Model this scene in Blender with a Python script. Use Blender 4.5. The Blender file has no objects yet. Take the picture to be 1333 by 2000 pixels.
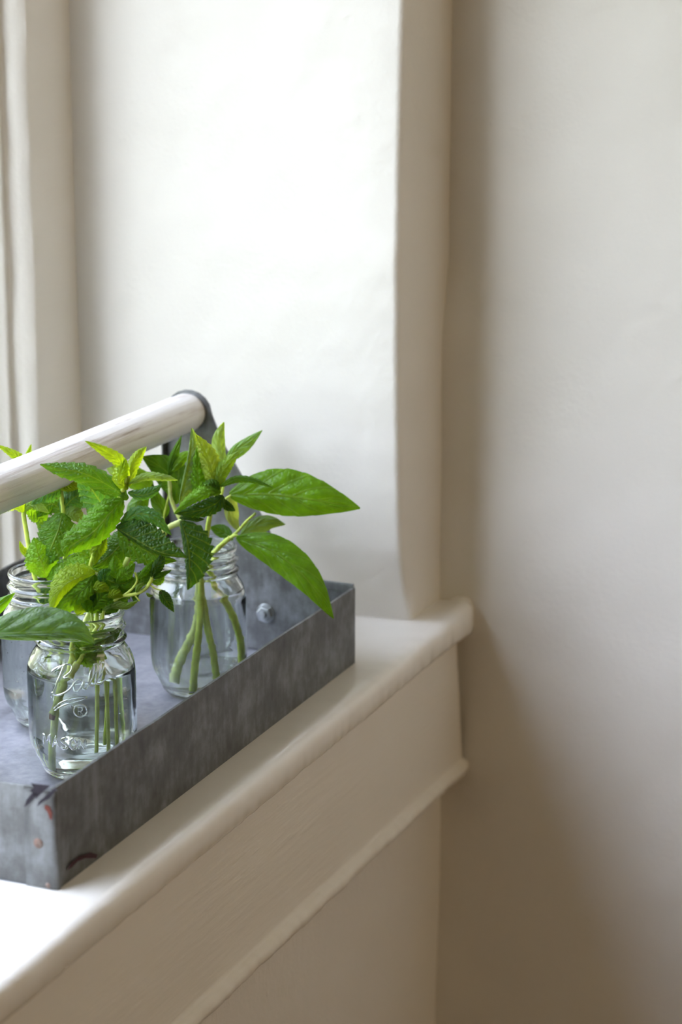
import bpy, bmesh, math, random
import numpy as np
from mathutils import Vector, noise
random.seed(7)
sc = bpy.context.scene
COL = sc.collection

# ------------------------------------------------------------------ camera
ZS = 0.75                                   # height of the window sill above the floor
FPX = 4206.0
PITCH = math.atan(1050 / 4206.0)
YAW = math.radians(22.4)
CAMP = Vector((0, 0, ZS + 0.581))
Fh = Vector((math.cos(YAW), math.sin(YAW), 0))
RT = Vector((math.sin(YAW), -math.cos(YAW), 0))
FW = Fh * math.cos(PITCH) - Vector((0, 0, 1)) * math.sin(PITCH)
UP = Fh * math.sin(PITCH) + Vector((0, 0, 1)) * math.cos(PITCH)
cam = bpy.data.cameras.new('camera')
cam.sensor_fit = 'VERTICAL'; cam.sensor_height = 36; cam.sensor_width = 24
cam.lens = FPX / 2000 * 36
cam.clip_start = 0.05
cam.dof.use_dof = True; cam.dof.focus_distance = 1.62; cam.dof.aperture_fstop = 5.6
co = bpy.data.objects.new('camera', cam); COL.objects.link(co)
co.location = CAMP
from mathutils import Matrix
co.rotation_euler = Matrix((RT, UP, -FW)).transposed().to_euler()
sc.camera = co

# ------------------------------------------------------------------ sky and light
w = bpy.data.worlds.new('sky'); sc.world = w; w.use_nodes = True
nt = w.node_tree; nt.nodes.clear()
out = nt.nodes.new('ShaderNodeOutputWorld'); bg = nt.nodes.new('ShaderNodeBackground')
tc = nt.nodes.new('ShaderNodeTexCoord'); sp = nt.nodes.new('ShaderNodeSeparateXYZ')
cr = nt.nodes.new('ShaderNodeValToRGB')
nt.links.new(tc.outputs['Generated'], sp.inputs[0])
mr = nt.nodes.new('ShaderNodeMapRange'); mr.inputs[1].default_value = -1; mr.inputs[2].default_value = 1
nt.links.new(sp.outputs[2], mr.inputs[0]); nt.links.new(mr.outputs[0], cr.inputs[0])
e = cr.color_ramp.elements
e[0].position = 0.0; e[0].color = (0.13, 0.13, 0.11, 1)
e[1].position = 1.0; e[1].color = (1.45, 1.60, 2.10, 1)
a = e.new(0.485); a.color = (0.18, 0.19, 0.14, 1)         # lawn and trees up to about 15 degrees
a = e.new(0.60); a.color = (0.35, 0.37, 0.30, 1)
a = e.new(0.68); a.color = (0.93, 0.98, 1.17, 1)
nt.links.new(cr.outputs[0], bg.inputs[0]); nt.links.new(bg.outputs[0], out.inputs[0])
bg.inputs[1].default_value = 7.4

def area(name, loc, target, sx, sy, power, col):
    l = bpy.data.lights.new(name, 'AREA'); l.shape = 'RECTANGLE'; l.size = sx; l.size_y = sy
    l.energy = power; l.color = col
    o = bpy.data.objects.new(name, l); COL.objects.link(o)
    o.location = loc; o.rotation_euler = (Vector(target) - Vector(loc)).to_track_quat('-Z', 'Y').to_euler()
    return o
# low hazy sun coming in steeply from the left
sun = bpy.data.lights.new('hazy_sun', 'SUN'); sun.energy = 0.85; sun.angle = math.radians(14); sun.color = (0.93, 0.97, 1.12)
so = bpy.data.objects.new('hazy_sun', sun); COL.objects.link(so)
so.rotation_euler = Vector((1, -0.355, -0.56)).to_track_quat('-Z', 'Y').to_euler()
# added warm fill light from deeper in the room, standing in for bounced light
area('room_fill', (1.1, -2.0, 2.3), (1.2, 0.6, 0.8), 1.2, 1.2, 11, (1.0, 0.80, 0.55))

sc.view_settings.view_transform = 'Standard'; sc.view_settings.look = 'None'
sc.view_settings.gamma = 1.0; sc.view_settings.use_curve_mapping = False
sc.view_settings.exposure = 0.24
sc.cycles.caustics_refractive = True; sc.cycles.caustics_reflective = True
sc.cycles.max_bounces = 18; sc.cycles.transmission_bounces = 16; sc.cycles.diffuse_bounces = 6
sc.cycles.glossy_bounces = 6; sc.cycles.transparent_max_bounces = 16
sc.cycles.sample_clamp_indirect = 6.0
sc.cycles.use_denoising = True

# ------------------------------------------------------------------ helpers
def mesh(name, verts, faces, mat=None, parent=None, smooth=True, uvs=None, loc=None):
    me = bpy.data.meshes.new(name)
    me.from_pydata([tuple(v) for v in verts], [], faces)
    if uvs is not None:
        ul = me.uv_layers.new(name='UVMap')
        vi = np.zeros(len(me.loops), dtype=np.int32); me.loops.foreach_get('vertex_index', vi)
        ul.data.foreach_set('uv', np.array(uvs, dtype=np.float32)[vi].ravel())
    me.polygons.foreach_set('use_smooth', [smooth] * len(me.polygons))
    me.update()
    o = bpy.data.objects.new(name, me); COL.objects.link(o)
    if mat: me.materials.append(mat)
    if parent: o.parent = parent
    return o

def empty(name, label, cat, loc=(0, 0, 0), group=None):
    o = bpy.data.objects.new(name, None); COL.objects.link(o); o.empty_display_size = 0.02
    o.location = loc
    return tag(o, label, cat, group)

def tag(o, label, cat, group=None):
    o['label'] = label; o['category'] = cat
    if group: o['group'] = group
    return o

def adopt(ch, parent):
    """Parent a mesh built in world coordinates so that it stays where it stands."""
    ch.parent = parent
    ch.matrix_parent_inverse = Matrix.Translation(parent_loc(parent)).inverted()
    return ch
def parent_loc(p):
    v = Vector(p.location)
    return v

def grid(nu, nv, fn):
    V = [fn(i / (nu - 1), j / (nv - 1)) for j in range(nv) for i in range(nu)]
    Fc = [(j * nu + i, j * nu + i + 1, (j + 1) * nu + i + 1, (j + 1) * nu + i) for j in range(nv - 1) for i in range(nu - 1)]
    return V, Fc

def boxes(lst):
    V = []; Fc = []
    for (x0, y0, z0, x1, y1, z1) in lst:
        b = len(V)
        V += [(x0, y0, z0), (x1, y0, z0), (x1, y1, z0), (x0, y1, z0), (x0, y0, z1), (x1, y0, z1), (x1, y1, z1), (x0, y1, z1)]
        Fc += [(b, b+3, b+2, b+1), (b+4, b+5, b+6, b+7), (b, b+1, b+5, b+4), (b+1, b+2, b+6, b+5), (b+2, b+3, b+7, b+6), (b+3, b, b+4, b+7)]
    return V, Fc

def bevel(o, wd=0.002, seg=2):
    m = o.modifiers.new('bevel', 'BEVEL'); m.width = wd; m.segments = seg; m.limit_method = 'ANGLE'
    return o

def catmull(P, n):
    P = [Vector(p) for p in P]
    if len(P) == 2: return [P[0].lerp(P[1], i / (n - 1)) for i in range(n)]
    Q = [P[0] * 2 - P[1]] + P + [P[-1] * 2 - P[-2]]
    res = []
    segs = len(P) - 1
    for i in range(n):
        t = i / (n - 1) * segs; k = min(int(t), segs - 1); t -= k
        a, b, c, d = Q[k:k+4]
        res.append(0.5 * ((2*b) + (c - a)*t + (2*a - 5*b + 4*c - d)*t*t + (3*b - a - 3*c + d)*t**3))
    return res

def tube(P, R, seg=10, rough=0.0, cap=True):
    V = []; Fc = []
    n = len(P); prev = None
    for i, p in enumerate(P):
        t = (P[min(i+1, n-1)] - P[max(i-1, 0)]).normalized()
        a = prev if prev is not None else (Vector((0, 0, 1)) if abs(t.z) < .9 else Vector((1, 0, 0)))
        u = (a - t * a.dot(t)).normalized(); v = t.cross(u); prev = u
        r = R[i] if isinstance(R, (list, tuple)) else R
        for k in range(seg):
            an = 2 * math.pi * k / seg
            rr = r * (1 + rough * noise.noise(p * 400 + Vector((math.cos(an), math.sin(an), 0))))
            V.append(p + (u * math.cos(an) + v * math.sin(an)) * rr)
    for i in range(n - 1):
        for k in range(seg):
            Fc.append((i*seg+k, i*seg+(k+1) % seg, (i+1)*seg+(k+1) % seg, (i+1)*seg+k))
    if cap:
        Fc.append(tuple(reversed(range(seg)))); Fc.append(tuple((n-1)*seg+k for k in range(seg)))
    return V, Fc

def at(px, py, dep):
    """A point seen at (px, py), at the given distance in front of the camera."""
    return CAMP + (FW + RT * ((px - 666.5) / FPX) - UP * ((py - 1000) / FPX)) * dep
def ath(px, py, H):
    """Seen at (px, py), at horizontal distance H along the camera's heading (an upright plane)."""
    d = at(px, py, 1.0) - CAMP
    return CAMP + d * (H / d.dot(Fh))
def hit(px, py, ax, val):
    d = at(px, py, 1.0) - CAMP
    return CAMP + d * ((val - CAMP[ax]) / d[ax])

def interp(x, xs, ys): return float(np.interp(x, xs, ys))

# ------------------------------------------------------------------ materials
def newmat(name):
    m = bpy.data.materials.new(name); m.use_nodes = True
    n = m.node_tree.nodes; L = m.node_tree.links
    return m, n, L, n['Principled BSDF']

def ramp(n, stops):
    r = n.new('ShaderNodeValToRGB'); el = r.color_ramp.elements
    el[0].position, el[0].color = stops[0][0], (*stops[0][1], 1)
    el[1].position, el[1].color = stops[-1][0], (*stops[-1][1], 1)
    for p, c in stops[1:-1]:
        k = el.new(p); k.color = (*c, 1)
    return r

def paint(name, col, rough=0.45, fine=0.25, scale=260, coarse=0.35, stretch=(1, 1, 1), dirt=0.04):
    m, n, L, b = newmat(name)
    tc = n.new('ShaderNodeTexCoord'); mp = n.new('ShaderNodeMapping'); mp.inputs['Scale'].default_value = stretch
    L.new(tc.outputs['Object'], mp.inputs[0])
    n1 = n.new('ShaderNodeTexNoise'); n1.inputs['Scale'].default_value = scale; n1.inputs['Detail'].default_value = 3
    n2 = n.new('ShaderNodeTexNoise'); n2.inputs['Scale'].default_value = 18; n2.inputs['Detail'].default_value = 4
    n3 = n.new('ShaderNodeTexVoronoi'); n3.inputs['Scale'].default_value = 14
    for q in (n1, n2, n3): L.new(mp.outputs[0], q.inputs['Vector'])
    b1 = n.new('ShaderNodeBump'); b1.inputs['Strength'].default_value = fine; b1.inputs['Distance'].default_value = 0.0008
    b2 = n.new('ShaderNodeBump'); b2.inputs['Strength'].default_value = coarse; b2.inputs['Distance'].default_value = 0.004
    L.new(n1.outputs[0], b1.inputs['Height']); L.new(n2.outputs[0], b2.inputs['Height'])
    # a few specks of grit under the paint
    mr = n.new('ShaderNodeMapRange'); mr.inputs[1].default_value = 0.0; mr.inputs[2].default_value = 0.045; mr.inputs[3].default_value = 1; mr.inputs[4].default_value = 0
    L.new(n3.outputs['Distance'], mr.inputs[0])
    b3 = n.new('ShaderNodeBump'); b3.inputs['Strength'].default_value = 0.5; b3.inputs['Distance'].default_value = 0.0012
    L.new(mr.outputs[0], b3.inputs['Height'])
    L.new(b2.outputs[0], b1.inputs['Normal']); L.new(b1.outputs[0], b3.inputs['Normal']); L.new(b3.outputs[0], b.inputs['Normal'])
    n4 = n.new('ShaderNodeTexNoise'); n4.inputs['Scale'].default_value = 5; n4.inputs['Detail'].default_value = 5
    L.new(tc.outputs['Object'], n4.inputs['Vector'])
    r = ramp(n, [(0.3, tuple(c * (1 - dirt) for c in col)), (0.65, col)])
    L.new(n4.outputs[0], r.inputs[0]); L.new(r.outputs[0], b.inputs['Base Color'])
    b.inputs['Roughness'].default_value = rough
    return m

M = {}
M['wall'] = paint('plaster_paint', (0.80, 0.77, 0.71), 0.45, 0.45, 260, 0.65)
M['wood_paint'] = paint('trim_paint', (0.81, 0.775, 0.70), 0.34, 0.6, 190, 0.4, (0.12, 1, 1))
M['sill_paint'] = paint('sill_paint', (0.83, 0.80, 0.74), 0.09, 0.06, 120, 0.15)
M['sill_paint'].node_tree.nodes['Principled BSDF'].inputs['Specular IOR Level'].default_value = 0.8
M['ceiling'] = paint('ceiling_paint', (0.78, 0.74, 0.66), 0.7)
M['other_wall'] = paint('warm_wall_paint', (0.60, 0.48, 0.32), 0.6)

m, n, L, b = newmat('floorboards')
tc = n.new('ShaderNodeTexCoord'); wv = n.new('ShaderNodeTexNoise'); wv.inputs['Scale'].default_value = 6
mp = n.new('ShaderNodeMapping'); mp.inputs['Scale'].default_value = (0.3, 6, 1)
L.new(tc.outputs['Object'], mp.inputs[0]); L.new(mp.outputs[0], wv.inputs['Vector'])
r = ramp(n, [(0.3, (0.12, 0.07, 0.035)), (0.7, (0.28, 0.17, 0.09))]); L.new(wv.outputs[0], r.inputs[0]); L.new(r.outputs[0], b.inputs['Base Color'])
b.inputs['Roughness'].default_value = 0.4
M['floor'] = m

def galv(name, lo, mid, hi, rough=0.5, metal=0.55, sc1=22):
    m, n, L, b = newmat(name)
    tc = n.new('ShaderNodeTexCoord')
    n1 = n.new('ShaderNodeTexNoise'); n1.inputs['Scale'].default_value = sc1; n1.inputs['Detail'].default_value = 7; n1.inputs['Roughness'].default_value = 0.65
    n2 = n.new('ShaderNodeTexNoise'); n2.inputs['Scale'].default_value = 160; n2.inputs['Detail'].default_value = 4
    mp = n.new('ShaderNodeMapping'); mp.inputs['Scale'].default_value = (1, 1, 0.25)
    L.new(tc.outputs['Object'], n1.inputs['Vector']); L.new(tc.outputs['Object'], mp.inputs[0]); L.new(mp.outputs[0], n2.inputs['Vector'])
    mx = n.new('ShaderNodeMath'); mx.operation = 'MULTIPLY_ADD'; mx.inputs[1].default_value = 0.35
    L.new(n2.outputs[0], mx.inputs[0]); L.new(n1.outputs[0], mx.inputs[2])
    r = ramp(n, [(0.45, lo), (0.66, mid), (0.88, hi)])
    L.new(mx.outputs[0], r.inputs[0]); L.new(r.outputs[0], b.inputs['Base Color'])
    rr = n.new('ShaderNodeMapRange'); rr.inputs[3].default_value = rough - 0.12; rr.inputs[4].default_value = rough + 0.18
    L.new(n1.outputs[0], rr.inputs[0]); L.new(rr.outputs[0], b.inputs['Roughness'])
    bp = n.new('ShaderNodeBump'); bp.inputs['Strength'].default_value = 0.2; bp.inputs['Distance'].default_value = 0.001
    L.new(mx.outputs[0], bp.inputs['Height']); L.new(bp.outputs[0], b.inputs['Normal'])
    b.inputs['Metallic'].default_value = metal
    return m
M['galv'] = galv('galvanized_steel', (0.085, 0.085, 0.085), (0.145, 0.147, 0.145), (0.25, 0.26, 0.27), 0.46, 0.75, 38)
M['galv_floor'] = galv('galvanized_base', (0.18, 0.18, 0.20), (0.28, 0.285, 0.32), (0.40, 0.39, 0.43), 0.42)
M['bolt'] = galv('zinc_bolt', (0.22, 0.23, 0.24), (0.36, 0.38, 0.39), (0.5, 0.52, 0.53), 0.36, 0.85, 60)
M['rust_rivet'] = galv('rusty_rivet', (0.14, 0.06, 0.04), (0.22, 0.15, 0.12), (0.33, 0.28, 0.26), 0.6, 0.4, 300)

def flat(name, col, rough=0.5):
    m, n, L, b = newmat(name)
    tc = n.new('ShaderNodeTexCoord'); nn = n.new('ShaderNodeTexNoise'); nn.inputs['Scale'].default_value = 250
    L.new(tc.outputs['Object'], nn.inputs['Vector'])
    r = ramp(n, [(0.3, tuple(c * 0.6 for c in col)), (0.7, col)]); L.new(nn.outputs[0], r.inputs[0]); L.new(r.outputs[0], b.inputs['Base Color'])
    b.inputs['Roughness'].default_value = rough
    return m
M['mark_dark'] = flat('dark_violet_paint', (0.022, 0.015, 0.026), 0.8)
M['mark_maroon'] = flat('maroon_paint', (0.045, 0.008, 0.018), 0.8)
M['mark_red'] = flat('red_brown_paint', (0.17, 0.04, 0.025), 0.8)

# white painted dowel with grain and bare scratches
m, n, L, b = newmat('handle_paint')
tc = n.new('ShaderNodeTexCoord'); mp = n.new('ShaderNodeMapping'); mp.inputs['Scale'].default_value = (6, 260, 260)
nn = n.new('ShaderNodeTexNoise'); nn.inputs['Scale'].default_value = 1.0; nn.inputs['Detail'].default_value = 5
L.new(tc.outputs['Object'], mp.inputs[0]); L.new(mp.outputs[0], nn.inputs['Vector'])
mp2 = n.new('ShaderNodeMapping'); mp2.inputs['Scale'].default_value = (5, 120, 120)
n2 = n.new('ShaderNodeTexNoise'); n2.inputs['Scale'].default_value = 1.0; n2.inputs['Detail'].default_value = 7; n2.inputs['Roughness'].default_value = 0.7
L.new(tc.outputs['Object'], mp2.inputs[0]); L.new(mp2.outputs[0], n2.inputs['Vector'])
r = ramp(n, [(0.30, (0.30, 0.21, 0.16)), (0.38, (0.62, 0.57, 0.53)), (0.47, (0.80, 0.785, 0.76))])
L.new(n2.outputs[0], r.inputs[0]); L.new(r.outputs[0], b.inputs['Base Color'])
bp = n.new('ShaderNodeBump'); bp.inputs['Strength'].default_value = 0.7; bp.inputs['Distance'].default_value = 0.0012
L.new(nn.outputs[0], bp.inputs['Height']); L.new(bp.outputs[0], b.inputs['Normal'])
b.inputs['Roughness'].default_value = 0.42
M['handle'] = m

def glassmat(name, ior, col=(1, 1, 1), bump=0.0, rough=0.0):
    m, n, L, b = newmat(name)
    n.remove(b)
    g = n.new('ShaderNodeBsdfGlass'); g.inputs['IOR'].default_value = ior; g.inputs['Color'].default_value = (*col, 1); g.inputs['Roughness'].default_value = rough
    if bump:
        tc = n.new('ShaderNodeTexCoord'); nn = n.new('ShaderNodeTexNoise'); nn.inputs['Scale'].default_value = 55
        L.new(tc.outputs['Object'], nn.inputs['Vector'])
        bp = n.new('ShaderNodeBump'); bp.inputs['Strength'].default_value = bump; bp.inputs['Distance'].default_value = 0.002
        L.new(nn.outputs[0], bp.inputs['Height']); L.new(bp.outputs[0], g.inputs['Normal'])
    L.new(g.outputs[0], n['Material Output'].inputs[0])
    return m
M['glass'] = glassmat('jar_glass', 1.48, (0.985, 0.995, 0.985), 0.05)
M['water'] = glassmat('water', 1.33, (0.99, 1.0, 0.995))
# window pane: thin sheet, reflects by Fresnel and otherwise lets light straight through
m, n, L, b = newmat('pane_glass'); n.remove(b)
fr = n.new('ShaderNodeFresnel'); tr = n.new('ShaderNodeBsdfTransparent'); gl = n.new('ShaderNodeBsdfGlossy'); mx = n.new('ShaderNodeMixShader')
gl.inputs['Roughness'].default_value = 0.0; tr.inputs[0].default_value = (0.96, 0.98, 0.97, 1)
ge = n.new('ShaderNodeNewGeometry'); mi = n.new('ShaderNodeMapRange'); mi.inputs[3].default_value = 1.45; mi.inputs[4].default_value = 1 / 1.45
L.new(ge.outputs['Backfacing'], mi.inputs[0]); L.new(mi.outputs[0], fr.inputs[0])
L.new(fr.outputs[0], mx.inputs[0]); L.new(tr.outputs[0], mx.inputs[1]); L.new(gl.outputs[0], mx.inputs[2]); L.new(mx.outputs[0], n['Material Output'].inputs[0])
M['pane'] = m

def leafmat(name, nv, slant, vein_col, gloss=0.38, trans=0.5, spots=0.0):
    """UV.x runs along the leaf, UV.y across it (-1..1); colour comes from the object's own colour."""
    m, n, L, b = newmat(name)
    oi = n.new('ShaderNodeObjectInfo'); uv = n.new('ShaderNodeUVMap'); sx = n.new('ShaderNodeSeparateXYZ'); L.new(uv.outputs[0], sx.inputs[0])
    def mth(op, a, bb=None, c=None):
        q = n.new('ShaderNodeMath'); q.operation = op
        for i, v in enumerate((a, bb, c)):
            if v is None: continue
            if isinstance(v, (int, float)): q.inputs[i].default_value = v
            else: L.new(v, q.inputs[i])
        return q.outputs[0]
    ay = mth('ABSOLUTE', sx.outputs[1])
    ph = mth('SUBTRACT', mth('MULTIPLY', sx.outputs[0], nv), mth('MULTIPLY', ay, slant))
    tri = mth('ABSOLUTE', mth('SUBTRACT', mth('FRACT', ph), 0.5))        # 0 at vein
    side = mth('SUBTRACT', 1.0, mth('MINIMUM', mth('MULTIPLY', tri, 9.0), 1.0))
    mid = mth('SUBTRACT', 1.0, mth('MINIMUM', mth('MULTIPLY', ay, 14.0), 1.0))
    vein = mth('MAXIMUM', mth('MULTIPLY', side, 0.6), mid)
    nz = n.new('ShaderNodeTexNoise'); nz.inputs['Scale'].default_value = 90; tc = n.new('ShaderNodeTexCoord'); L.new(tc.outputs['Object'], nz.inputs['Vector'])
    var = n.new('ShaderNodeMapRange'); var.inputs[1].default_value = 0.3; var.inputs[2].default_value = 0.7; var.inputs[3].default_value = 0.82; var.inputs[4].default_value = 1.18
    L.new(nz.outputs[0], var.inputs[0])
    base = n.new('ShaderNodeMix'); base.data_type = 'RGBA'; base.blend_type = 'MULTIPLY'; base.inputs[0].default_value = 1
    L.new(oi.outputs['Color'], base.inputs[6]); L.new(var.outputs[0], base.inputs[7])
    mv = n.new('ShaderNodeMix'); mv.data_type = 'RGBA'; L.new(mth('MULTIPLY', vein, 0.7), mv.inputs[0]); L.new(base.outputs[2], mv.inputs[6])
    mv.inputs[7].default_value = (*vein_col, 1)
    colr = mv.outputs[2]
    if spots:
        vz = n.new('ShaderNodeTexNoise'); vz.inputs['Scale'].default_value = 170; vz.inputs['Detail'].default_value = 2; L.new(tc.outputs['Object'], vz.inputs['Vector'])
        sr = n.new('ShaderNodeMapRange'); sr.inputs[1].default_value = 0.71; sr.inputs[2].default_value = 0.76; sr.inputs[4].default_value = spots; L.new(vz.outputs[0], sr.inputs[0])
        ms = n.new('ShaderNodeMix'); ms.data_type = 'RGBA'; L.new(sr.outputs[0], ms.inputs[0]); L.new(colr, ms.inputs[6]); ms.inputs[7].default_value = (0.05, 0.035, 0.015, 1)
        colr = ms.outputs[2]
    L.new(colr, b.inputs['Base Color']); b.inputs['Roughness'].default_value = gloss
    b.inputs['Specular IOR Level'].default_value = 0.35
    bp = n.new('ShaderNodeBump'); bp.inputs['Strength'].default_value = 0.9; bp.inputs['Distance'].default_value = 0.0012
    v6 = n.new('ShaderNodeTexVoronoi'); v6.feature = 'DISTANCE_TO_EDGE'; v6.inputs['Scale'].default_value = 330 if spots else 240; L.new(tc.outputs['Object'], v6.inputs['Vector'])
    n5 = n.new('ShaderNodeTexNoise'); n5.inputs['Scale'].default_value = 420; L.new(tc.outputs['Object'], n5.inputs['Vector'])
    L.new(mth('ADD', mth('SUBTRACT', mth('MULTIPLY', n5.outputs[0], 0.4), vein), mth('MULTIPLY', mth('MINIMUM', v6.outputs[0], 0.35), 2.2 if spots else 0.8)), bp.inputs['Height']); L.new(bp.outputs[0], b.inputs['Normal'])
    tl = n.new('ShaderNodeBsdfTranslucent')
    tcx = n.new('ShaderNodeMix'); tcx.data_type = 'RGBA'; tcx.blend_type = 'MULTIPLY'; tcx.inputs[0].default_value = 1
    L.new(colr, tcx.inputs[6]); tcx.inputs[7].default_value = (2.6, 2.1, 0.5, 1)
    L.new(tcx.outputs[2], tl.inputs[0])
    mx = n.new('ShaderNodeMixShader'); mx.inputs[0].default_value = trans
    L.new(b.outputs[0], mx.inputs[1]); L.new(tl.outputs[0], mx.inputs[2]); L.new(mx.outputs[0], n['Material Output'].inputs[0])
    return m
M['mint'] = leafmat('mint_leaf', 8, 1.6, (0.20, 0.30, 0.05), 0.42, 0.5, 0.8)
M['basil'] = leafmat('basil_leaf', 5, 1.5, (0.16, 0.30, 0.06), 0.34, 0.5)

def stemmat(name, col, trans=0.3):
    m, n, L, b = newmat(name)
    tc = n.new('ShaderNodeTexCoord'); nn = n.new('ShaderNodeTexNoise'); nn.inputs['Scale'].default_value = 120; nn.inputs['Detail'].default_value = 4
    L.new(tc.outputs['Object'], nn.inputs['Vector'])
    r = ramp(n, [(0.3, tuple(c * 0.75 for c in col)), (0.7, tuple(min(1, c * 1.15) for c in col))]); L.new(nn.outputs[0], r.inputs[0]); L.new(r.outputs[0], b.inputs['Base Color'])
    b.inputs['Roughness'].default_value = 0.45
    b.inputs['Subsurface Weight'].default_value = trans; b.inputs['Subsurface Radius'].default_value = (0.003, 0.003, 0.001); b.inputs['Subsurface Scale'].default_value = 1.0
    return m
M['stem'] = stemmat('green_stem', (0.55, 0.68, 0.12), 0.45)
M['stem_pale'] = stemmat('pale_stem', (0.62, 0.72, 0.26), 0.45)
M['stem_brown'] = stemmat('cut_stem_end', (0.28, 0.16, 0.06))

# ------------------------------------------------------------------ the room
def S(o, label=None):
    o['kind'] = 'structure'
    return o
XR = 1.875; YW = 0.668
def nz(x, y, z, s, a): return noise.noise(Vector((x * s, y * s, z * s))) * a
zc = [-0.75, -0.4465, -0.2298, -0.1, 0.0, 0.2, 0.2578, 0.3271, 0.5586, 2.0]
xc = [1.872, 1.870, 1.879, 1.874, 1.869, 1.868, 1.869, 1.883, 1.8855, 1.882]
def rw(u, v):
    y = 0.70 - (u ** 1.6) * 3.2; z = -0.75 + 2.60 * v
    dx = (interp(z, zc, xc) - XR) * math.exp(-((YW - y) / 0.028) ** 2)
    return (XR + dx + nz(1.3, y, z, 5, 0.0012), y, z + ZS)
V, Fc = grid(150, 260, rw)
S(mesh('wall_right', V, Fc, M['wall']))

# window wall: face, right reveal with a worn rounded arris, left reveal, lintel, wall under the sill
ze = [-0.04, 0.0, 0.03, 0.07, 0.111, 0.22, 0.343, 0.45, 0.56, 0.9, 1.5]
xe = [1.797, 1.7935, 1.778, 1.766, 1.7605, 1.7535, 1.7512, 1.755, 1.7619, 1.757, 1.757]
V = []; Fc = []
NZ = 240
prof_n = 0
for j in range(NZ):
    z = -0.04 + (1.85 + 0.04) * (j / (NZ - 1)) ** 1.25
    x = interp(z, ze, xe) + nz(3.1, 0.2, z, 9, 0.0012) + nz(3.1, 0.2, z, 40, 0.0004)
    P = [(1.905, YW)]
    for k in range(1, 8):
        P.append((1.905 + (x + 0.014 - 1.905) * k / 7, YW + nz(k * 0.02, 5, z, 12, 0.0006)))
    for k in range(1, 6):
        a = math.pi / 2 * k / 5
        P.append((x + 0.006 - 0.006 * math.sin(a) , YW + 0.006 - 0.006 * math.cos(a)))
    xb = 1.754
    for k in range(1, 15):
        t = k / 14
        P.append((x + (xb - x) * t ** 0.9 + nz(k * 0.03, 9, z, 9, 0.0010), YW + 0.006 + t * (1.03 - YW - 0.006)))
    prof_n = len(P)
    V += [(p[0], p[1], z + ZS) for p in P]
for j in range(NZ - 1):
    for i in range(prof_n - 1):
        a = j * prof_n + i; Fc.append((a, a + 1, a + 1 + prof_n, a + prof_n))
b0 = len(V)
def addgrid(nu, nv, fn):
    global V, Fc
    v, f = grid(nu, nv, fn); b = len(V); V += v; Fc += [tuple(b + q for q in ff) for ff in f]
def lowwall(u, v):
    x = -2.2 + (1.905 + 2.2) * u ** 0.5; z = -0.75 + 0.735 * v
    return (x, YW + nz(x, 2, z, 8, 0.0008), z + ZS)
addgrid(160, 40, lowwall)
v, f = boxes([(-2.2, YW, ZS - 0.03, -0.26, 1.16, ZS + 1.85),            # left pier
              (-0.26, YW, ZS + 1.46, 1.9, 1.16, ZS + 1.85),              # lintel
              (1.79, 1.03, ZS - 0.05, 2.0, 1.16, ZS + 1.85),            # outer right
              (-0.3, 0.70, ZS - 0.75, 1.9, 1.16, ZS - 0.045)])
b = len(V); V += v; Fc += [tuple(b + q for q in ff) for ff in f]
S(mesh('wall_front', V, Fc, M['wall']))

v, f = boxes([(-2.3, -2.6, -0.1, 2.05, 1.16, 0.0)]); S(mesh('floor', v, f, M['floor'], smooth=False))
v, f = boxes([(-2.3, -2.6, 2.6, 2.05, 1.16, 2.7)]); S(mesh('ceiling', v, f, M['ceiling'], smooth=False))
v, f = boxes([(-2.3, -2.6, 0, 2.05, -2.5, 2.6)]); S(mesh('wall_back', v, f, M['other_wall'], smooth=False))
v, f = boxes([(-2.3, -2.5, 0, -2.2, YW, 2.6)]); S(mesh('wall_left', v, f, M['other_wall'], smooth=False))

# sill board with thick overpainted nosing (runs along X, butts into the right wall)
NX = 420; V = []; Fc = []
for i in range(NX):
    x = -0.30 + (1.885 + 0.30) * (i / (NX - 1)) ** 0.6
    wob = nz(x, 1, 1, 14, 0.0012) + nz(x, 4, 1, 60, 0.0005)
    end = max(0.0, (x - 1.80) / 0.07); end = min(1, end)
    th = 0.0275 + 0.006 * end * end
    lift = 0.0045 * end * end
    P = [(1.12, 0.0)] + [(1.12 - k * 0.05, 0.0) for k in range(1, 9)] + [(0.690, 0), (0.670, 0.0002), (0.655, 0.0)]
    a0 = len(P)
    P += [(0.646, 0.0002 + lift * .8), (0.6405, -0.0002 + lift), (0.6355, -0.0014 + lift), (0.6320, -0.0042 + lift * .8), (0.6303, -0.0090 + lift * .3), (0.6304, -th + 0.0075), (0.6325, -th + 0.003), (0.6365, -th), (0.645, -th - 0.001), (0.675, -th - 0.0015)]
    for k, (y, z) in enumerate(P):
        if a0 <= k < a0 + 8:
            y += wob + nz(x, y, z, 90, 0.0006); z += nz(x, z, 7, 50, 0.0006)
        if end > 0.85 and k >= a0 - 1: y += (end - 0.85) * 0.03
        V.append((x, y, z + ZS))
n_ = len(P)
for i in range(NX - 1):
    for k in range(n_ - 1):
        a = i * n_ + k; Fc.append((a, a + n_, a + n_ + 1, a + 1))
o = S(mesh('trim_1', V, Fc, M['sill_paint'])); o['label'] = 'white window sill board with thick rounded overpainted nosing'

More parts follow.
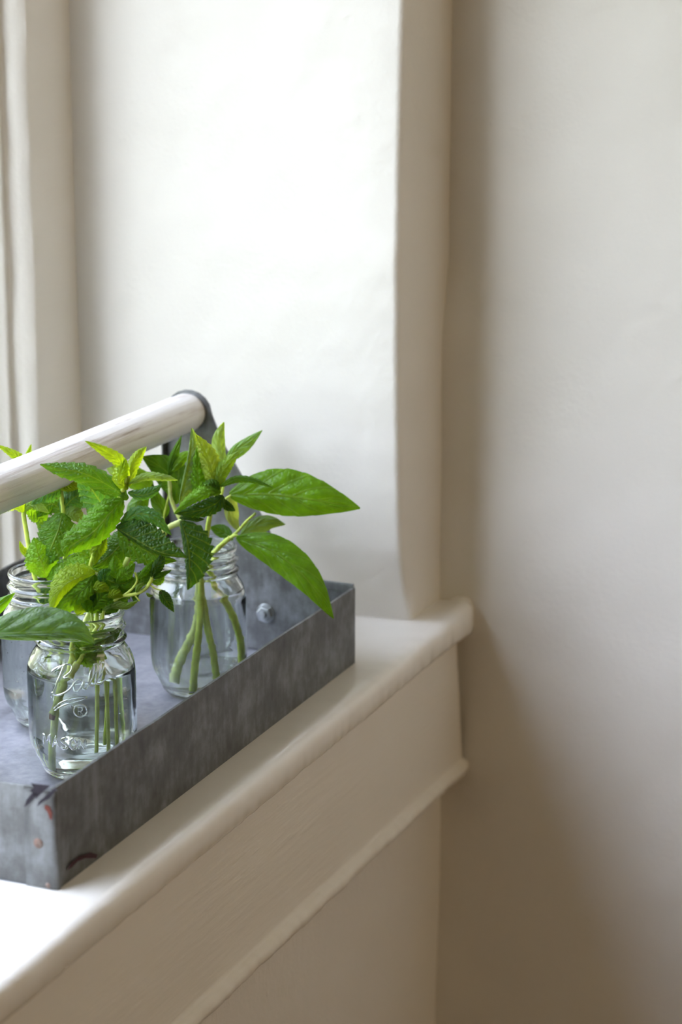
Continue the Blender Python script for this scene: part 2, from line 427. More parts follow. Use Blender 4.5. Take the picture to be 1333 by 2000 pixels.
# apron board under the sill
V = []; Fc = []
NX = 300
for i in range(NX):
    t = i / (NX - 1)
    x = -0.4 + (1.868 + 0.4) * t ** 0.7
    xe_ = x
    zb = interp(x, [-0.4, 1.29, 1.83, 1.9], [-0.140, -0.1600, -0.172, -0.173])
    rows = [(0.672, -0.026), (0.6465, -0.027), (0.6455, -0.035), (0.645, -0.06), (0.6445, -0.09), (0.6448, -0.12), (0.645, zb + 0.017), (0.645, zb + 0.0135), (0.6432, zb + 0.0125),
            (0.6395, zb + 0.011), (0.6375, zb + 0.006), (0.6385, zb + 0.001), (0.643, zb - 0.0025), (0.652, zb - 0.003), (0.672, zb - 0.002)]
    for k, (y, z) in enumerate(rows):
        xx = x
        if t > 0.97:
            xx = x + (t - 0.97) / 0.03 * interp(z, [-0.17, -0.15, -0.05, 0], [0.008, 0.004, -0.012, -0.014])
        if k >= 8: y += nz(x, 3, 2, 35, 0.0014) + nz(x, 3, 2, 120, 0.0009); z += nz(x, 8, 2, 30, 0.0020) + nz(x, 5, 2, 110, 0.0010)
        else: y += nz(x, z, 3, 9, 0.0006)
        V.append((xx, y, z + ZS))
n_ = len(rows)
for i in range(NX - 1):
    for k in range(n_ - 1):
        a = i * n_ + k; Fc.append((a, a + n_, a + n_ + 1, a + 1))
Fc.append(tuple((NX - 1) * n_ + k for k in range(n_)))
o = S(mesh('trim_2', V, Fc, M['wood_paint'])); o['label'] = 'painted apron board under the sill with a lumpy lower bead'

# window frame: stepped stops on both sides and the head
prof = [(1.800, 1.0083), (1.7130, 1.0083), (1.7105, 1.0095), (1.7060, 1.020), (1.7035, 1.0275), (1.7000, 1.0300), (1.6985, 1.0285), (1.6960, 1.0330), (1.6930, 1.0420),
        (1.6900, 1.0440), (1.6880, 1.0430), (1.6850, 1.0490), (1.6800, 1.0570), (1.6765, 1.0600), (1.6740, 1.0830), (1.6680, 1.15), (1.80, 1.158)]
prof = [(x if x > 1.79 else x - 0.0325, y - 0.0190 if y < 1.14 else y) for x, y in prof]
def frame_side(mirror):
    V = []; Fc = []; n_ = len(prof); NZ = 200
    for j in range(NZ):
        z = 1.47 * j / (NZ - 1)
        tilt = interp(z, [0, 1.5], [-0.003, 0.005])
        for k, (x, y) in enumerate(prof):
            rough_ = (nz(k * .3, 1, z, 14, 0.0022) + nz(k, 4, z, 70, 0.0009)) if 1 <= k <= 4 else nz(k * .3, 1, z, 14, 0.0006)
            xx = x + rough_ + (tilt if 0 < k < 13 else 0)
            if mirror: xx = 1.450 - xx
            V.append((xx, y, z + ZS))
    for j in range(NZ - 1):
        for k in range(n_ - 1):
            a = j * n_ + k; Fc.append((a, a + 1, a + 1 + n_, a + n_))
    return V, Fc
v1, f1 = frame_side(False); v2, f2 = frame_side(True)
b = len(v1); v1 += v2; f1 += [tuple(b + q for q in reversed(ff)) for ff in f2]
v3, f3 = boxes([(-0.26, 0.9893, ZS + 1.40, 1.8, 1.11, ZS + 1.47)])
b = len(v1); v1 += v3; f1 += [tuple(b + q for q in ff) for ff in f3]
o = S(mesh('trim_3', v1, f1, M['wood_paint'])); o['label'] = 'white stepped moulding of the window frame'

win = empty('window_1', 'white painted window behind the tray', 'window', (0.757, 1.085, ZS)); S(win)
del win['category']
def sash(z0, z1, y, x0, x1):
    v, f = boxes([(x0, y, z0, x0 + 0.045, y + 0.032, z1), (x1 - 0.045, y, z0, x1, y + 0.032, z1),
                  (x0 + 0.045, y, z0, x1 - 0.045, y + 0.032, z0 + 0.05), (x0 + 0.045, y, z1 - 0.04, x1 - 0.045, y + 0.032, z1)])
    o = mesh('sash', v, f, M['wood_paint'], smooth=False); bevel(o, 0.003); adopt(o, win)
    v, f = boxes([(x0 + 0.043, y + 0.014, z0 + 0.048, x1 - 0.043, y + 0.017, z1 - 0.038)])
    g = mesh('pane', v, f, M['pane'], smooth=False); g.parent = o
    return o
for xa, xb_ in ((-0.193, 0.052), (0.077, 1.6415)):
    sash(ZS + 0.0, ZS + 1.41, 1.064, xa, xb_)
v, f = boxes([(0.051, 1.045, ZS - 0.01, 0.078, 1.135, ZS + 1.42)])
adopt(mesh('mullion', v, f, M['wood_paint'], smooth=False), win)

# ------------------------------------------------------------------ the galvanized tote
X0, X1, Y0, Y1, TH, HT = 1.137, 1.655, 0.669, 0.979, 0.0013, 0.0705
tray = empty('galvanized_tote', 'grey galvanized metal tote tray with white wooden handle on the window sill', 'tray', ((X0 + X1) / 2, (Y0 + Y1) / 2, ZS))
def panel(name, p0, p1, inward, ztop0, ztop1, n=60, mat='galv', lip=True, wav=0.0007):
    """Upright sheet from p0 to p1 with a hemmed top edge; thickness grows inward."""
    p0 = Vector(p0); p1 = Vector(p1); inn = Vector(inward)
    V = []; Fc = []
    for i in range(n):
        t = i / (n - 1); p = p0.lerp(p1, t); zt = ztop0 + (ztop1 - ztop0) * t + nz(p.x, p.y, 3, 22, wav)
        off = inn * nz(p.x, p.y, 7, 12, 0.0006)
        sec = [(0, 0.0), (0, zt * .3), (0, zt * .7), (0, zt - 0.002), (0.0003, zt), (0.0022, zt + 0.0002), (0.0028, zt - 0.001), (0.0026, zt - 0.007), (0.0013, zt - 0.0078), (0.0013, zt * .6), (0.0013, 0.0)]
        for d, z in sec:
            bow = math.sin(math.pi * t) * (z / 0.07) * 0.0
            V.append(p + inn * d + off * (z / 0.07) + Vector((0, 0, z + ZS)))
    m_ = len(sec)
    for i in range(n - 1):
        for k in range(m_):
            Fc.append((i * m_ + k, (i + 1) * m_ + k, (i + 1) * m_ + (k + 1) % m_, i * m_ + (k + 1) % m_))
    Fc.append(tuple(range(m_))); Fc.append(tuple(reversed([(n - 1) * m_ + k for k in range(m_)])))
    o = mesh(name, V, Fc, M[mat]); o.modifiers.new('edges', 'EDGE_SPLIT').split_angle = math.radians(40)
    return adopt(o, tray)
panel('side_panel', (X0, Y0, 0), (X1, Y0, 0), (0, 1, 0), HT, HT - 0.002)
panel('side_panel', (X1, Y1, 0), (X0, Y1, 0), (0, -1, 0), HT, HT)
panel('end_panel', (X0 + .001, Y1, 0), (X0 + .001, Y0, 0), (1, 0, 0), HT - 0.010, HT - .0008, wav=0.0002)
panel('end_panel', (X1, Y0 + .001, 0), (X1, Y1, 0), (-1, 0, 0), HT + .001, HT + 0.004)
def base_fn(u, v):
    x = X0 + .001 + (X1 - X0 - .002) * u; y = Y0 + .001 + (Y1 - Y0 - .002) * v
    return (x, y, ZS + 0.0018 + nz(x, y, 1, 9, 0.0004))
V, Fc = grid(60, 40, base_fn); k = len(V)
V += [(x, y, ZS + 0.0002) for (x, y) in ((X0, Y0), (X1, Y0), (X1, Y1), (X0, Y1))]; Fc.append((k + 3, k + 2, k + 1, k))
adopt(mesh('base', V, Fc, M['galv_floor']), tray)

# corner flap of the near end: front sheet folded round the corner and riveted
fy = hit(50, 1650, 0, X0).y
zt = HT - 0.001
sec = [(X0 + 0.004, Y0 - 0.0003), (X0 + 0.001, Y0 - 0.0012), (X0 - 0.0008, Y0 - 0.0003), (X0 - 0.0016, Y0 + 0.003), (X0 - 0.0014, (Y0 + fy) / 2), (X0 - 0.0013, fy - .0003), (X0 + 0.0005, fy)]
V = []; Fc = []
NZf = 16
for j in range(NZf):
    z = 0.0005 + (zt - 0.001) * j / (NZf - 1)
    for q, (x, y) in enumerate(sec):
        V.append((x + nz(q, 1, z, 40, 0.0004), y + (nz(0, 2, z, 60, 0.0008) if q >= 5 else 0), z + ZS))
s_ = len(sec)
for j in range(NZf - 1):
    for q in range(s_ - 1):
        a = j * s_ + q; Fc.append((a, a + s_, a + s_ + 1, a + 1))
Fc.append(tuple((NZf - 1) * s_ + q for q in range(s_)))
flap = adopt(mesh('corner_flap', V, Fc, M['galv']), tray)

def dome(c, axis, r, h, mat, name, parent, seg=14):
    axis = Vector(axis).normalized(); u = axis.orthogonal().normalized(); v = axis.cross(u)
    V = []; Fc = []
    rings = 5
    for j in range(rings):
        a = math.pi / 2 * j / rings
        for k in range(seg):
            t = 2 * math.pi * k / seg
            V.append(c + axis * (h * math.sin(a)) + (u * math.cos(t) + v * math.sin(t)) * r * math.cos(a))
    V.append(c + axis * h)
    for j in range(rings - 1):
        for k in range(seg): Fc.append((j*seg+k, j*seg+(k+1) % seg, (j+1)*seg+(k+1) % seg, (j+1)*seg+k))
    for k in range(seg): Fc.append(((rings-1)*seg+k, (rings-1)*seg+(k+1) % seg, rings*seg))
    return adopt(mesh(name, V, Fc, M[mat]), parent)
rp = hit(75, 1647, 0, X0 - 0.0014)
dome(rp, (-1, 0, 0), 0.0036, 0.0012, 'rust_rivet', 'rivet', tray)
rp2 = hit(95, 1741, 0, X0 - 0.001)
dome(Vector((rp2.x, rp2.y, ZS + 0.003)), (-1, 0, 0), 0.0022, 0.0012, 'rust_rivet', 'rivet', tray)

def mark(pts, ax, val, mat, outward):
    """Dab of paint lying on a panel, 0.15 mm thick."""
    P = [hit(x, y, ax, val) for x, y in pts]; o_ = Vector(outward) * 0.00015
    n_ = len(P)
    V = [p for p in P] + [p + o_ for p in P]
    Fc = [tuple(range(n_, 2 * n_)), tuple(reversed(range(n_)))] + [(k, (k + 1) % n_, n_ + (k + 1) % n_, n_ + k) for k in range(n_)]
    return adopt(mesh('paint_mark', V, Fc, M[mat], smooth=False), tray)
xm = X0 - 0.0019
mark([(60, 1530), (100, 1534), (92, 1540), (80, 1550), (70, 1560), (66, 1548), (58, 1545), (66, 1538)], 0, xm, 'mark_dark', (-1, 0, 0))
mark([(65, 1546), (72, 1550), (58, 1568), (47, 1577), (52, 1562)], 0, xm, 'mark_dark', (-1, 0, 0))
mark([(108, 1538), (110, 1543), (96, 1560), (84, 1566), (72, 1576), (76, 1566), (92, 1552)], 0, xm, 'mark_dark', (-1, 0, 0))
mark([(88, 1572), (97, 1575), (102, 1588), (101, 1602), (97, 1598), (93, 1586), (87, 1579)], 0, xm, 'mark_red', (-1, 0, 0))
mark([(130, 1700), (140, 1684), (155, 1672), (170, 1668), (177, 1665), (190, 1669), (188, 1676), (178, 1676), (166, 1676), (152, 1682), (140, 1694)], 1, Y0 - 0.0012, 'mark_maroon', (0, -1, 0))

# handle brackets (flat sheet uprights bolted to the ends) and the dowel
HY, HZ, HR = 0.8240, 0.2115, 0.0172
def bracket(x, sgn):
    pts = [(0.847, 0.004), (0.847, 0.20)]
    for k in range(0, 9):
        a = math.pi * (0.05 + 0.80 * k / 8)
        pts.append((HY + 0.0225 * math.cos(a), HZ - 0.002 + 0.0215 * math.sin(a)))
    pts += [(0.8015, 0.210), (0.7912, 0.1857), (0.7744, 0.1598), (0.7600, 0.1335), (0.7455, 0.1074), (0.735, 0.094)]
    pts += [(0.722, 0.083), (0.700, 0.0715), (0.698, 0.004)] if sgn > 0 else [(0.732, 0.080), (0.730, 0.066), (0.730, 0.004)]
    n_ = len(pts)
    V = [(x, y, z + ZS) for y, z in pts] + [(x + sgn * 0.0014, y, z + ZS) for y, z in pts]
    Fc = [tuple(range(n_)), tuple(reversed(range(n_, 2 * n_)))] + [(k, n_ + k, n_ + (k + 1) % n_, (k + 1) % n_) for k in range(n_)]
    o = adopt(mesh('handle_bracket', V, Fc, M['galv'], smooth=False), tray)
    # folded stiffening edge along the upright side
    v, f = boxes([(min(x, x - sgn * 0.007), 0.8465, ZS + 0.072, max(x, x - sgn * 0.007), 0.8478, ZS + 0.20)])
    q = mesh('folded_edge', v, f, M['galv'], smooth=False); q.parent = o; q.matrix_parent_inverse = Matrix()
    return o
bracket(X1 - 0.0040, 1); bracket(X0 + 0.0045, -1)
# hex nuts with washers
def nut(y, z, x, sgn):
    c = Vector((x, y, ZS + z)); V = []; Fc = []
    def ring(xo, r, seg, ph=0.0): return [(c.x + xo, c.y + r * math.cos(2*math.pi*k/seg + ph), c.z + r * math.sin(2*math.pi*k/seg + ph)) for k in range(seg)]
    def prism(x0, x1, r, seg, ph=0.0, r1=None):
        b = len(V); V.extend(ring(x0, r, seg, ph)); V.extend(ring(x1, r1 or r, seg, ph))
        for k in range(seg): Fc.append((b+k, b+(k+1) % seg, b+seg+(k+1) % seg, b+seg+k))
        Fc.append(tuple(b+k for k in range(seg))); Fc.append(tuple(b+seg+k for k in range(seg)))
    prism(0, sgn * 0.0010, 0.0084, 28); prism(sgn * 0.0010, sgn * 0.0048, 0.0071, 6, 0.2); prism(sgn * 0.0048, sgn * 0.0054, 0.0071, 6, 0.2, 0.0060); prism(sgn * 0.005, sgn * 0.0084, 0.0030, 14)
    o = mesh('nut', V, Fc, M['bolt'], smooth=False); return adopt(bevel(o, 0.0003), tray)
for (x, s) in ((X1 - 0.0041, -1), (X0 + 0.0046, 1)):
    nut(0.752, 0.0369, x, s); nut(0.900, 0.0369, x, s)
P = []; NH = 90
for i in range(NH):
    x = X0 + 0.006 + (X1 - 0.0045 - X0 - 0.006) * i / (NH - 1); P.append(Vector((x, HY, ZS + HZ)))
Rr = [HR * (0.93 if i in (0, NH - 1) else 1) for i in range(NH)]
V, Fc = tube(P, Rr, 48)
V = [Vector((v.x, v.y, v.z)) + (Vector((0, v.y - HY, v.z - ZS - HZ))).normalized() * nz(v.x * 0.25, v.y * 12, v.z * 12, 6, 0.0004) for v in V]
h = mesh('handle', V, Fc, M['handle']); h.modifiers.new('e', 'EDGE_SPLIT').split_angle = math.radians(50)
h['label'] = 'white painted round wooden handle'
adopt(h, tray)

# ------------------------------------------------------------------ jars
ZB = ZS + 0.0024
OUT = [(0.000, 0.0022), (0.020, 0.0018), (0.0255, 0.0004), (0.0285, 0.0008), (0.0305, 0.0030), (0.0320, 0.0065), (0.0352, 0.0130), (0.0380, 0.0190), (0.0393, 0.0250), (0.0398, 0.032),
       (0.0398, 0.050), (0.0398, 0.068), (0.0396, 0.079), (0.0388, 0.0860), (0.0368, 0.0915), (0.0342, 0.0955), (0.0326, 0.0985), (0.0322, 0.1008), (0.0335, 0.1022), (0.0343, 0.1032), (0.0337, 0.1044), (0.0322, 0.1056), (0.0320, 0.1080),
       (0.0322, 0.1100), (0.0336, 0.1112), (0.0341, 0.1122), (0.0335, 0.1133), (0.0321, 0.1145), (0.0319, 0.1180), (0.0324, 0.1196), (0.0330, 0.1212), (0.0328, 0.1230), (0.0316, 0.1241)]
INN = [(0.0303, 0.1238), (0.0294, 0.1225), (0.0292, 0.1180), (0.0294, 0.1060), (0.0298, 0.0985), (0.0316, 0.0945), (0.0345, 0.0895), (0.0364, 0.0845), (0.0370, 0.0790), (0.0371, 0.0500), (0.0370, 0.0300), (0.0362, 0.0230), (0.0340, 0.0150), (0.0300, 0.0085), (0.0240, 0.0060), (0.0, 0.0066)]
SEG = 96
def squareness(z): return 0.018 * max(0.0, min(1.0, (z - 0.012) / 0.02)) * max(0.0, min(1.0, (0.090 - z) / 0.012))
def rad(r, z, th): return r * (1 + squareness(z) * math.cos(4 * th) * 1.0)
def lathe(prof, close=False, helix=False):
    V = []; Fc = []
    for (r, z) in prof:
        for k in range(SEG):
            th = 2 * math.pi * k / SEG
            zz = z
            if helix and 0.1005 < z < 0.1150: zz = z + 0.0045 * (k / SEG - 0.5) * 1.0 if False else z
            rr = rad(max(r, 1e-5), z, th)
            V.append((rr * math.cos(th), rr * math.sin(th), zz))
    for j in range(len(prof) - 1):
        for k in range(SEG):
            Fc.append((j*SEG+k, j*SEG+(k+1) % SEG, (j+1)*SEG+(k+1) % SEG, (j+1)*SEG+k))
    return V, Fc
def densify(prof, k=3):
    return [tuple(p)[:2] for p in [(v.x, v.y) for v in catmull([(a, b, 0) for a, b in prof], (len(prof) - 1) * k + 1)]]
def make_jar(cx, cy, yaw, label, water_z, wlabel):
    root = empty('glass_jar', label, 'jar', (cx, cy, ZB)); root.rotation_euler = (0, 0, yaw)
    V, Fc = lathe(densify(OUT) + densify(INN), helix=True)
    body = mesh('body', V, Fc, M['glass']); body.parent = root
    # water: inner profile pushed slightly into the glass, flat top with a small meniscus
    W = [(r + 0.0003 if r > 0 else 0, z - 0.0003) for r, z in reversed(INN) if z < water_z - 0.003]
    rw_ = interp(water_z, [p[1] for p in reversed(INN)], [p[0] for p in reversed(INN)])
    W = [(max(0, r), z) for r, z in W]
    W += [(rw_ + 0.0003, water_z - 0.002), (rw_ + 0.0003, water_z + 0.0004), (rw_ - 0.0003, water_z + 0.0003), (rw_ - 0.0014, water_z - 0.0004), (rw_ - 0.003, water_z - 0.0006), (0.015, water_z - 0.0006), (0, water_z - 0.0006)]
    V, Fc = lathe(W)
    wt = mesh('water', V, Fc, M['water']); wt.location = (cx, cy, ZB); wt.rotation_euler = (0, 0, yaw)
    tag(wt, wlabel, 'water')
    return root
JA = (1.3345, 0.7587); JB = (1.4225, 0.8344); JC = (1.5359, 0.7610); JD = (1.275, 0.858)
DA, DB, DC, DD = [p[0] * Fh.x + p[1] * Fh.y for p in (JA, JB, JC, JD)]
jar_a = make_jar(JA[0], JA[1], 0.30, 'clear embossed glass jar of mint nearest the front corner of the tray', 0.0800, 'clear water in the front jar of mint')
jar_b = make_jar(JB[0], JB[1], 0.9, 'clear glass jar half hidden behind the front jar, under the handle', 0.0830, 'clear bubbly water in the half hidden jar under the handle')
jar_c = make_jar(JC[0], JC[1], 0.15, 'clear glass jar holding basil and mint, beside the bolted tray end', 0.0870, 'clear water in the jar beside the bolted tray end')
jar_d = make_jar(JD[0], JD[1], 0.5, 'glass jar cut off at the left edge of the picture', 0.0820, 'clear water in the jar cut off at the left edge')

# raised lettering on the front jar, drawn as strokes lying on the glass
def on_jar(px, py, c, r0=0.0398):
    d = at(px, py, 1.0) - CAMP
    ox, oy = CAMP.x - c[0], CAMP.y - c[1]
    r = r0
    for _ in range(6):
        A = d.x**2 + d.y**2; B = 2 * (ox * d.x + oy * d.y); Cc = ox*ox + oy*oy - r*r
        disc = B*B - 4*A*Cc
        if disc < 0: disc = 0
        t = (-B - math.sqrt(disc)) / (2 * A)
        p = CAMP + d * t
        th = math.atan2(p.y - c[1], p.x - c[0]) - 0.30
        r = rad(interp(p.z - ZB, [q[1] for q in OUT[6:16]], [q[0] for q in OUT[6:16]]), p.z - ZB, th)
    return p
def ridge(P, wd):
    """Half-round bead standing on the glass."""
    V = []; Fc = []; n_ = len(P)
    for i, p in enumerate(P):
        rad_ = Vector((p.x - JA[0], p.y - JA[1], 0)).normalized()
        t = (P[min(i+1, n_-1)] - P[max(i-1, 0)]).normalized(); sd = t.cross(rad_).normalized()
        k_ = 0.35 if i in (0, n_ - 1) else 1.0
        for a in range(6):
            an = math.pi * a / 5
            V.append(p + rad_ * (wd * k_ * 0.75 * math.sin(an) + 0.00004) + sd * (wd * k_ * math.cos(an)))
    for i in range(n_ - 1):
        for a in range(5): Fc.append((i*6+a, i*6+a+1, (i+1)*6+a+1, (i+1)*6+a))
    return V, Fc
V = []; Fc = []
def stroke(pts, wd=0.00055, n=None, smooth=True):
    global V, Fc
    wd *= 1.25
    n = n or max(6, len(pts) * 5)
    Q = catmull([(x, y, 0) for x, y in pts], n) if smooth else [Vector((x, y, 0)) for x, y in pts]
    P = [on_jar(q.x, q.y, JA) for q in Q]
    v, f = ridge(P, wd); b = len(V); V += v; Fc += [tuple(b + k for k in ff) for ff in f]
# script word, slanting upwards to the right
stroke([(100, 1312), (112, 1304), (124, 1300)]); stroke([(126, 1298), (118, 1318), (106, 1345), (100, 1362)], 0.0007)
stroke([(112, 1308), (128, 1298), (140, 1300), (138, 1312), (124, 1324), (138, 1324), (144, 1334), (132, 1350), (112, 1358), (100, 1352)], 0.0006)
stroke([(160, 1330), (152, 1328), (144, 1338), (146, 1350), (156, 1346), (164, 1332), (162, 1346), (170, 1344)], 0.0006)
stroke([(170, 1344), (182, 1322), (190, 1302), (186, 1296), (178, 1312), (174, 1336), (182, 1340)], 0.0006)
stroke([(182, 1340), (196, 1318), (204, 1298), (199, 1293), (191, 1308), (187, 1332), (196, 1336), (204, 1328)], 0.0006)
stroke([(104, 1384), (120, 1372), (144, 1364), (170, 1362), (150, 1370), (124, 1378), (106, 1388)], 0.0005)
stroke([(157 + 13 * math.cos(a / 16 * 2 * math.pi), 1388 + 12 * math.sin(a / 16 * 2 * math.pi)) for a in range(17)], 0.00045)
stroke([(153, 1395), (153, 1381)], .0004, smooth=False); stroke([(153, 1381), (160, 1382), (160, 1388), (153, 1389)], .0004); stroke([(155, 1389), (162, 1395)], .0004, smooth=False)
def letters(word, x0, y0, dx, wd, h, sag):
    G = {'M': [[(0, 1), (0, 0), (.5, .6), (1, 0), (1, 1)]], 'A': [[(0, 1), (.5, 0), (1, 1)], [(.2, .65), (.8, .65)]],
         'S': [[(1, .15), (.7, 0), (.2, .05), (.05, .25), (.3, .45), (.75, .55), (.95, .78), (.7, 1), (.2, .98), (0, .82)]],
         'O': [[(.5 + .5 * math.cos(k / 12 * 6.283), .5 + .5 * math.sin(k / 12 * 6.283)) for k in range(13)]], 'N': [[(0, 1), (0, 0), (1, 1), (1, 0)]]}
    for i, ch in enumerate(word):
        for s in G[ch]:
            pp = [(x0 + i * dx + u * wd + (v - 1) * -0.0, y0 + sag(i) + v * h) for u, v in s]
            out_ = []
            for a, b in zip(pp, pp[1:]):
                out_ += [(a[0] + (b[0] - a[0]) * k / 4, a[1] + (b[1] - a[1]) * k / 4) for k in range(4)]
            out_.append(pp[-1])
            stroke(out_, 0.00085, smooth=False)
letters('MASON', 86, 1434, 17, 12.5, 20, lambda i: [0, 5, 8, 9, 9][i])
for k in range(3): stroke([(240, 1344 + k * 22), (248, 1342 + k * 22)], .0004, smooth=False)
stroke([(242, 1340), (242, 1352)], .0004, smooth=False); stroke([(246, 1339), (246, 1351)], .0004, smooth=False)
let = mesh('embossed_lettering', V, Fc, M['glass'])
let.parent = jar_a
let.matrix_parent_inverse = (Matrix.Translation(jar_a.location) @ Matrix.Rotation(0.30, 4, 'Z')).inverted()

# bubbles clinging inside the half hidden jar
V = []; Fc = []
rb = random.Random(3)
oct_ = [(1,0,0),(-1,0,0),(0,1,0),(0,-1,0),(0,0,1),(0,0,-1)]; of = [(0,2,4),(2,1,4),(1,3,4),(3,0,4),(2,0,5),(1,2,5),(3,1,5),(0,3,5)]
for i in range(240):
    th = rb.uniform(-math.pi, math.pi); z = rb.uniform(0.02, 0.081); r_ = 0.0362; s = rb.uniform(0.0002, 0.0006)
    b = len(V)
    for q in oct_: V.append((JB[0] + r_ * math.cos(th) + q[0] * s, JB[1] + r_ * math.sin(th) + q[1] * s, ZB + z + q[2] * s))
    Fc += [tuple(b + k for k in f) for f in of]
M['bubble'] = glassmat('air_bubble', 0.75)
bb = mesh('air_bubbles', V, Fc, M['bubble']); bb['kind'] = 'stuff'; tag(bb, 'tiny air bubbles in the water of the half hidden jar', 'bubbles')

# ------------------------------------------------------------------ herbs
def shape(kind, t):
    if kind == 'mint':
        return (math.sin(math.pi * min(1, t) ** 0.78) ** 0.85) if 0 < t < 1 else 0.0
    if kind == 'basil':
        return (math.sin(math.pi * min(1, t) ** 0.82) ** 0.9) if 0 < t < 1 else 0.0
    return math.sin(math.pi * t)
rl = random.Random(11)
def leaf(root, D, spine, wl, wr, col, dl=0.25, dr=0.25, kind='mint', dz=0.0, quilt=None, droop=0.0, label=None, flip=False):
    """spine: (px, py[, depth offset in mm]); wl/wr: apparent half widths in px; dl/dr: how far each half leans away."""
    pts = [Vector((*(p if len(p) == 3 else (p[0], p[1], 0)),)) for p in spine]
    NL = 56 if kind == 'mint' else 44; NA = 8
    S_ = catmull(pts, NL)
    u_px = (ath(S_[0].x, S_[0].y, D) - CAMP).dot(FW) / FPX
    q = 1.5 * (quilt if quilt is not None else (0.0011 if kind == 'mint' else 0.0010))
    nv = 8 if kind == 'mint' else 5
    sl = 1.6 if kind == 'mint' else 1.5
    V = []; UV = []
    seed = rl.random() * 50
    length = sum((S_[i+1] - S_[i]).length for i in range(NL - 1)) * u_px
    for i in range(NL):
        t = i / (NL - 1)
        p = S_[i]; tg = S_[min(i+1, NL-1)] - S_[max(i-1, 0)]; tg = Vector((tg.x, tg.y, 0)).normalized()
        perp = Vector((tg.y, -tg.x))
        base = ath(p.x, p.y, D + (p.z + dz) * 0.001)
        sh = shape(kind, t * 0.98 + 0.012)
        teeth = 11 if kind == 'mint' else 7
        amp = 0.24 if kind == 'mint' else 0.04
        saw = (t * teeth + seed) % 1.0
        for j in range(-NA, NA + 1):
            v = j / NA
            side, lean = (wl, dl) if v > 0 else (wr, dr)
            av = abs(v)
            wpx = side * sh * av
            if av > 0.7: wpx *= 1 + amp * (1 - saw) * (av - 0.7) / 0.3
            sgn = 1 if v > 0 else -1
            off = (RT * perp.x - UP * perp.y) * (sgn * wpx * u_px)
            lat = wpx * u_px
            fwd = lat * lean + (lat * av) * 0.35 * lean
            ph = t * nv - av * sl
            bump_ = abs(math.sin(math.pi * (ph + 0.5))) ** 0.6 * min(1, av * 4) * (1 - av ** 4) * q * min(1, sh * 1.3)
            wave = noise.noise(Vector((t * 3.5 + seed, v * 1.6, seed))) * 0.0042 * av * min(1, side / 20)
            along = tg * (av * side * 0.12 * math.sin(math.pi * t))
            along_w = (RT * along.x - UP * along.y) * u_px
            V.append(base + off + along_w + FW * (fwd - bump_ + wave) - Vector((0, 0, 1)) * (droop * lat * av))
            UV.append((t, v))
    n_ = 2 * NA + 1
    Fc = [(i*n_+j, i*n_+j+1, (i+1)*n_+j+1, (i+1)*n_+j) for i in range(NL-1) for j in range(n_-1)]
    o = mesh('leaf', V, Fc, M[kind], uvs=UV)
    c = Vector(col); o.color = (*c, 1)
    if label: o['label'] = label
    return adopt(o, root)

def stem(root, D, pts, r0, r1, mat='stem', name='stem', under=None, rough=0.18):
    """pts: (px, py, mm); r in mm."""
    Q = catmull([Vector((*(p if len(p) == 3 else (p[0], p[1], 0)),)) for p in pts], max(8, len(pts) * 8))
    P = [ath(q.x, q.y, D + q.z * 0.001) for q in Q]
    n_ = len(P)
    R = [(r0 + (r1 - r0) * i / (n_ - 1)) * 0.001 for i in range(n_)]
    V, Fc = tube(P, R, 12, rough)
    return adopt(mesh(name, V, Fc, M[mat]), root)
def sq(cx, k, pts):      # a point seen through the water lies nearer the jar's axis than it looks
    return [(cx + (p[0] - cx) / k, *p[1:]) for p in pts]

# greens (reflectance of the leaves themselves)
YEL = (0.26, 0.40, 0.02); BRI = (0.14, 0.31, 0.015); MID = (0.075, 0.19, 0.012); DRK = (0.030, 0.09, 0.008); COOL = (0.06, 0.18, 0.045); PALE = (0.22, 0.36, 0.10); BAS = (0.10, 0.24, 0.010); BASD = (0.055, 0.155, 0.010)

def sprig(name, label, cat, D, px, py, group=None):
    p = ath(px, py, D)
    return empty(name, label, cat, p, group)

# --- front jar: tall mint
s = sprig('mint_sprig', 'tall mint sprig in the front jar whose yellow-green tip stands against the handle', 'mint', DA, 178, 1490)
stem(s, DA, [(178, 1455, 10), (178, 1400, 10), (178, 1300, 8), (178, 1200, 6)], 1.0, 1.3, 'stem_pale')
stem(s, DA, [(178, 1200, 6), (176, 1110, 0), (198, 1050, 0), (228, 985, 0), (250, 928, 0)], 1.4, 1.8)
leaf(s, DA, [(250, 950), (236, 905, -4), (205, 882, -8), (166, 861, -10)], 11, 11, YEL, quilt=.0012)
leaf(s, DA, [(252, 950), (258, 910, 4), (270, 888, 4), (286, 872, 6)], 10, 12, YEL, .6, .6)
leaf(s, DA, [(250, 956), (233, 938, -3), (240, 912, -4), (246, 896, -2)], 13, 12, YEL, .5, .5, dz=-1)
leaf(s, DA, [(252, 945), (285, 932, -3), (320, 934, -4), (348, 938, 0)], 9, 6, PALE, .5, 1.2)
leaf(s, DA, [(250, 962), (275, 968, -2), (300, 960, -3), (316, 946, -1)], 12, 9, COOL, .4, .4, dz=2)
leaf(s, DA, [(250, 975), (215, 950, -2), (165, 925, -8), (118, 916, -8), (78, 907, -6)], 20, 18, MID, .6, .9, dz=-2, label='mint leaf reaching left across the handle')
leaf(s, DA, [(222, 1010), (200, 985, -2), (175, 950, -6), (150, 925, -7)], 30, 26, COOL, .3, .6, dz=6)
leaf(s, DA, [(240, 975), (215, 1003, -8), (182, 1040, -12), (140, 1066, -10), (128, 1088, -8)], 22, 34, (0.11, 0.26, 0.012), 1.1, .25, dz=-6, quilt=.0026)
leaf(s, DA, [(226, 1030), (262, 1052, -8), (310, 1078, -14), (366, 1090, -12)], 38, 6, DRK, .2, 1.2, dz=-10, quilt=.0006, label='dark drooping mint leaf in front')
